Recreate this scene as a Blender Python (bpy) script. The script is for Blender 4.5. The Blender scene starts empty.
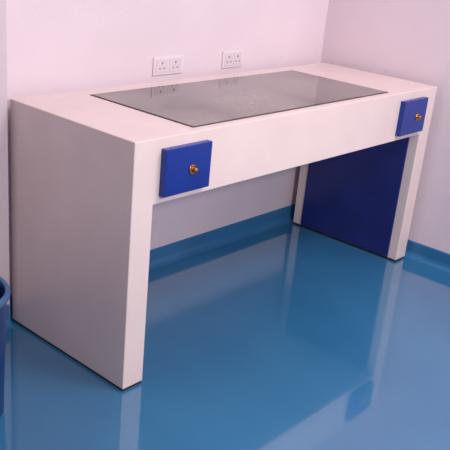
import bpy, bmesh, math
from mathutils import Vector, Quaternion, Matrix
sc=bpy.context.scene
sc.view_settings.view_transform='Standard'
def srgb(r,g,b):
    f=lambda c:(c/12.92 if c<=.04045 else ((c+.055)/1.055)**2.4)
    return (f(r/255),f(g/255),f(b/255),1)
def mat(name,c1,c2=None,rough=.5,scale=4,detail=3,bump=0,bscale=60,metal=0,coat=0,rrange=None,lo=.35,hi=.65,spec=.5):
    m=bpy.data.materials.new(name);m.use_nodes=True
    nt=m.node_tree;N=nt.nodes;Lk=nt.links;b=N['Principled BSDF']
    b.inputs['Roughness'].default_value=rough;b.inputs['Metallic'].default_value=metal
    b.inputs['Coat Weight'].default_value=coat;b.inputs['Specular IOR Level'].default_value=spec
    b.inputs['Coat Roughness'].default_value=.04
    tc=N.new('ShaderNodeTexCoord')
    n=N.new('ShaderNodeTexNoise');n.inputs['Scale'].default_value=scale;n.inputs['Detail'].default_value=detail
    Lk.new(tc.outputs['Object'],n.inputs['Vector'])
    r=N.new('ShaderNodeValToRGB');r.color_ramp.elements[0].position=lo;r.color_ramp.elements[1].position=hi
    r.color_ramp.elements[0].color=c1;r.color_ramp.elements[1].color=c2 or c1
    Lk.new(n.outputs['Fac'],r.inputs['Fac']);Lk.new(r.outputs['Color'],b.inputs['Base Color'])
    if rrange:
        mr=N.new('ShaderNodeMapRange');mr.inputs['To Min'].default_value=rrange[0];mr.inputs['To Max'].default_value=rrange[1]
        mr.inputs['From Min'].default_value=.35;mr.inputs['From Max'].default_value=.65
        Lk.new(n.outputs['Fac'],mr.inputs['Value']);Lk.new(mr.outputs['Result'],b.inputs['Roughness'])
    if bump:
        n2=N.new('ShaderNodeTexNoise');n2.inputs['Scale'].default_value=bscale;n2.inputs['Detail'].default_value=2
        Lk.new(tc.outputs['Object'],n2.inputs['Vector'])
        bp=N.new('ShaderNodeBump');bp.inputs['Strength'].default_value=bump;bp.inputs['Distance'].default_value=.01
        Lk.new(n2.outputs['Fac'],bp.inputs['Height']);Lk.new(bp.outputs['Normal'],b.inputs['Normal'])
    return m
M_wall=mat('painted_wall',srgb(226,209,219),srgb(232,215,225),.55,2.5,4,.06,90)
M_pier=mat('wall_darkened_pier',srgb(212,194,205),srgb(218,201,210),.55,2.5,4,.06,90)  # wall paint darkened in colour, in place of shading that sets the pier off
M_floor=mat('epoxy_floor',srgb(44,104,148),srgb(54,116,160),.1,1.3,3,.05,4,coat=.9,rrange=(.05,.11),spec=.75)
M_cove=mat('epoxy_cove_lightened',srgb(48,110,160),srgb(56,120,170),.25,3)  # floor colour lightened to offset the shade on the upright cove
M_lam=mat('cream_laminate',srgb(228,206,204),srgb(233,212,209),.26,6,3,.015,220)
M_dark=mat('dark_plinth',srgb(30,26,30),srgb(45,38,40),.5)
M_blue=mat('blue_laminate',srgb(14,42,128),srgb(18,50,140),.3,8)
M_navy=mat('navy_panel',srgb(26,36,104),srgb(32,42,116),.35,8)
M_glass=mat('dark_glass_top',srgb(82,77,72),srgb(136,127,121),.12,3,5,.01,12,rrange=(.03,.16),spec=1.0)
M_brass=mat('brass',srgb(215,170,90),srgb(190,140,70),.25,30,metal=1)
M_red=mat('lock_core',srgb(120,40,25),srgb(150,60,30),.4,30)
M_sock=mat('socket_plastic',srgb(228,213,222),None,.5)
M_sockd=mat('socket_insert',srgb(218,204,213),None,.5)
M_hole=mat('socket_hole',srgb(150,138,148),None,.6)
M_bin=mat('blue_plastic',srgb(18,48,98),srgb(24,58,110),.3,6)
M_rim=mat('blue_plastic_rim',srgb(50,90,135),srgb(60,100,145),.3,6)
def link(o,parent=None):
    sc.collection.objects.link(o)
    if parent: o.parent=parent
    return o
def meshobj(name,bm,m,parent=None,bev=0,seg=2,smooth=False):
    me=bpy.data.meshes.new(name);bmesh.ops.recalc_face_normals(bm,faces=bm.faces);bm.to_mesh(me);bm.free()
    for mm in (m if isinstance(m,list) else [m]): me.materials.append(mm)
    o=link(bpy.data.objects.new(name,me),parent)
    if smooth:
        for pl in me.polygons: pl.use_smooth=True
    if bev:
        md=o.modifiers.new('bevel','BEVEL');md.width=bev;md.segments=seg;md.limit_method='ANGLE'
    return o
def addbox(bm,x0,x1,y0,y1,z0,z1,mi=0):
    vs=[bm.verts.new((x,y,z)) for x in (x0,x1) for y in (y0,y1) for z in (z0,z1)]
    for q in [(0,1,3,2),(4,6,7,5),(0,4,5,1),(2,3,7,6),(0,2,6,4),(1,5,7,3)]:
        bm.faces.new([vs[i] for i in q]).material_index=mi
def box(name,x0,x1,y0,y1,z0,z1,m,parent=None,bev=0):
    bm=bmesh.new();addbox(bm,x0,x1,y0,y1,z0,z1);return meshobj(name,bm,m,parent,bev)
def lathe(bm,prof,xf,n=40,mi=0):
    rings=[]
    for r,h in prof:
        rings.append([bm.verts.new(xf@Vector((r*math.cos(2*math.pi*i/n),r*math.sin(2*math.pi*i/n),h))) for i in range(n)])
    for a,b in zip(rings,rings[1:]):
        for i in range(n): bm.faces.new([a[i],a[(i+1)%n],b[(i+1)%n],b[i]]).material_index=mi
    bm.faces.new(rings[0]).material_index=mi;bm.faces.new(rings[-1]).material_index=mi
def empty(name):
    e=bpy.data.objects.new(name,None);return link(e)
# ---------- room
WY,WX=.60,1.672
box('floor',-2.6,WX+.1,-3.2,WY+.1,-.05,0,M_floor)
box('wall_back',-2.6,WX+.1,WY,WY+.1,0,2.7,M_wall)
box('wall_right',WX,WX+.1,-3.2,WY,0,2.7,M_wall)
box('wall_left',-.75,-.015,.545,WY,0,2.7,M_pier)   # shallow projecting pier left of the desk
box('ceiling',-2.6,WX+.1,-3.2,WY+.1,2.7,2.75,mat('ceiling_paint',srgb(238,232,236),None,.7))
def cove(name,p0,p1,nrm):
    prof=[(0,0),(.034,0)]
    for i in range(7):
        a=math.pi/2*i/6
        prof.append((.034-.028*math.sin(a),.001+.028*(1-math.cos(a))))
    prof+=[(.006,.068),(.003,.072),(0,.072)]
    bm=bmesh.new();A=[];B=[]
    for d,z in prof:
        A.append(bm.verts.new((p0[0]+nrm[0]*d,p0[1]+nrm[1]*d,z)));B.append(bm.verts.new((p1[0]+nrm[0]*d,p1[1]+nrm[1]*d,z)))
    n=len(prof)
    for i in range(n): bm.faces.new([A[i],A[(i+1)%n],B[(i+1)%n],B[i]])
    bm.faces.new(A);bm.faces.new(B)
    return meshobj(name,bm,M_cove)
cove('baseboard_back',(-.015,WY),(WX,WY),(0,-1))
cove('baseboard_right',(WX,-3.2),(WX,WY),(-1,0))
cove('baseboard_left',(-.75,.545),(-.02,.545),(0,-1))
# ---------- desk
L,D,t,a,H=1.633,.554,.078,.186,.75
desk=empty('desk')
bm=bmesh.new()
pr=[(0,.008),(t,.008),(t,H-a),(L-t,H-a),(L-t,.008),(L,.008),(L,H),(0,H)]
A=[bm.verts.new((x,0,z)) for x,z in pr];B=[bm.verts.new((x,D,z)) for x,z in pr]
for i in range(8): bm.faces.new([A[i],A[(i+1)%8],B[(i+1)%8],B[i]])
bm.faces.new(A);bm.faces.new(B)
meshobj('body',bm,M_lam,desk,.0025,2)
box('plinth_left',.002,t-.002,.002,D-.002,0,.009,M_dark,desk)
box('plinth_right',L-t+.002,L-.002,.002,D-.002,0,.009,M_dark,desk)
box('glass_top',.253,1.305,.037,.483,H-.001,H+.003,M_glass,desk,.001)
bm=bmesh.new()
for q in [(.249,1.309,.033,.037),(.249,1.309,.483,.487)]: addbox(bm,q[0],q[1],q[2],q[3],H-.001,H+.0015)
for q in [(.249,.253,.037,.483),(1.305,1.309,.037,.483)]: addbox(bm,q[0],q[1],q[2],q[3],H-.001,H+.0015)
meshobj('glass_trim',bm,M_dark,desk)
box('side_panel_blue',L-t-.007,L-t+.001,.04,.505,.012,H-a-.001,M_navy,desk,.001)
for k,(x0,kx) in enumerate([(.097,.203),(1.355,1.467)],1):
    box(f'drawer_front_{k}',x0,x0+.181,-.02,.001,.586,.720,M_blue,desk,.0018)
    bm=bmesh.new()
    xf=Matrix.Translation((kx,-.020,.650))@Matrix.Rotation(math.pi/2,4,'X')@Matrix.Diagonal((.85,.85,.8,1))
    lathe(bm,[(.017,-.001),(.017,.002),(.0155,.0035),(.0125,.0035),(.0115,.002),(.007,.002),(.0055,.004),(.0045,.007),(.0045,.010),(.007,.012),(.0085,.015),(.0085,.018),(.0065,.020),(.0045,.021)],xf,40,0)
    lathe(bm,[(.0043,.0203),(.0043,.0213),(.003,.0217)],xf,24,1)
    lathe(bm,[(.0122,.0021),(.0120,.0026),(.0075,.0026)],xf,40,1)
    meshobj(f'knob_{k}',bm,[M_brass,M_red],desk,smooth=True)
# ---------- sockets
def socket(name,xc,z,wd,n):
    e=empty(name);h=.066
    box('plate',xc-wd/2,xc+wd/2,WY-.006,WY+.0005,z-h/2,z+h/2,M_sock,e,.003)
    cw=(wd-.016)/n
    for i in range(n):
        c=xc-wd/2+.008+cw*(i+.5)
        box(f'module_{i+1}',c-cw/2+.003,c+cw/2-.003,WY-.008,WY-.005,z-h/2+.009,z+h/2-.009,M_sockd,e,.001)
        bm=bmesh.new()
        for dx,dz,r in [(0,.011,.0045),(-.011,-.008,.0035),(.011,-.008,.0035)]:
            lathe(bm,[(r,0),(r,.0012)],Matrix.Translation((c+dx,WY-.0078,z+dz))@Matrix.Rotation(math.pi/2,4,'X'),16)
        meshobj(f'pins_{i+1}',bm,M_hole,e)
socket('wall_socket',.70,.793,.15,2)
socket('wall_socket',1.056,.793,.12,2)
# ---------- bin
e=empty('waste_bin');bm=bmesh.new()
BX,BY=-.398,.215
T=Matrix.Translation((BX,BY,0))
lathe(bm,[(.112,0),(.116,.004),(.128,.345),(.122,.345),(.110,.012)],T,56)
meshobj('body',bm,M_bin,e,smooth=False)
bm=bmesh.new()
prof=[(.126,.345),(.134,.345),(.137,.350),(.137,.360),(.134,.365),(.126,.365),(.123,.360),(.123,.350)]
rings=[[bm.verts.new((BX+r*math.cos(2*math.pi*i/56),BY+r*math.sin(2*math.pi*i/56),z)) for i in range(56)] for r,z in prof]
for k in range(len(rings)):
    A,B=rings[k],rings[(k+1)%len(rings)]
    for i in range(56): bm.faces.new([A[i],A[(i+1)%56],B[(i+1)%56],B[i]])
meshobj('rim',bm,M_rim,e,smooth=True)
# ---------- camera
cd=bpy.data.cameras.new('camera');co=link(bpy.data.objects.new('camera',cd))
R=Quaternion((.49803,-.7689,.30975,-.25457)).to_matrix()@Matrix(((1,0,0),(0,-1,0),(0,0,-1)))
mm=R.to_4x4();mm.translation=(-1.338,-1.4347,1.2912);co.matrix_world=mm
cd.sensor_width=36;cd.lens=786.9*36/450;cd.shift_x=(225-207.1)/450;cd.shift_y=(238.8-225)/450
cd.clip_start=.01;sc.camera=co
# ---------- light
def area(name,loc,tgt,size,power,col):
    l=bpy.data.lights.new(name,'AREA');l.energy=power;l.size=size;l.color=col
    o=link(bpy.data.objects.new(name,l));o.location=loc
    o.rotation_euler=(Vector(tgt)-Vector(loc)).to_track_quat('-Z','Y').to_euler();return o
area('ceiling_lamp',(.95,-1.5,2.62),(.75,-.6,0),1.0,56,(1,.97,.955))
area('offset_flash_lamp',(-.35,-2.15,1.65),(.8,.1,.4),.2,32,(1,.95,.92))  # added lamp for the flash, set well right of camera to darken the left panel
w=bpy.data.worlds.new('world');sc.world=w;w.use_nodes=True
bg=w.node_tree.nodes['Background'];bg.inputs[0].default_value=(.95,.89,.93,1);bg.inputs[1].default_value=.33
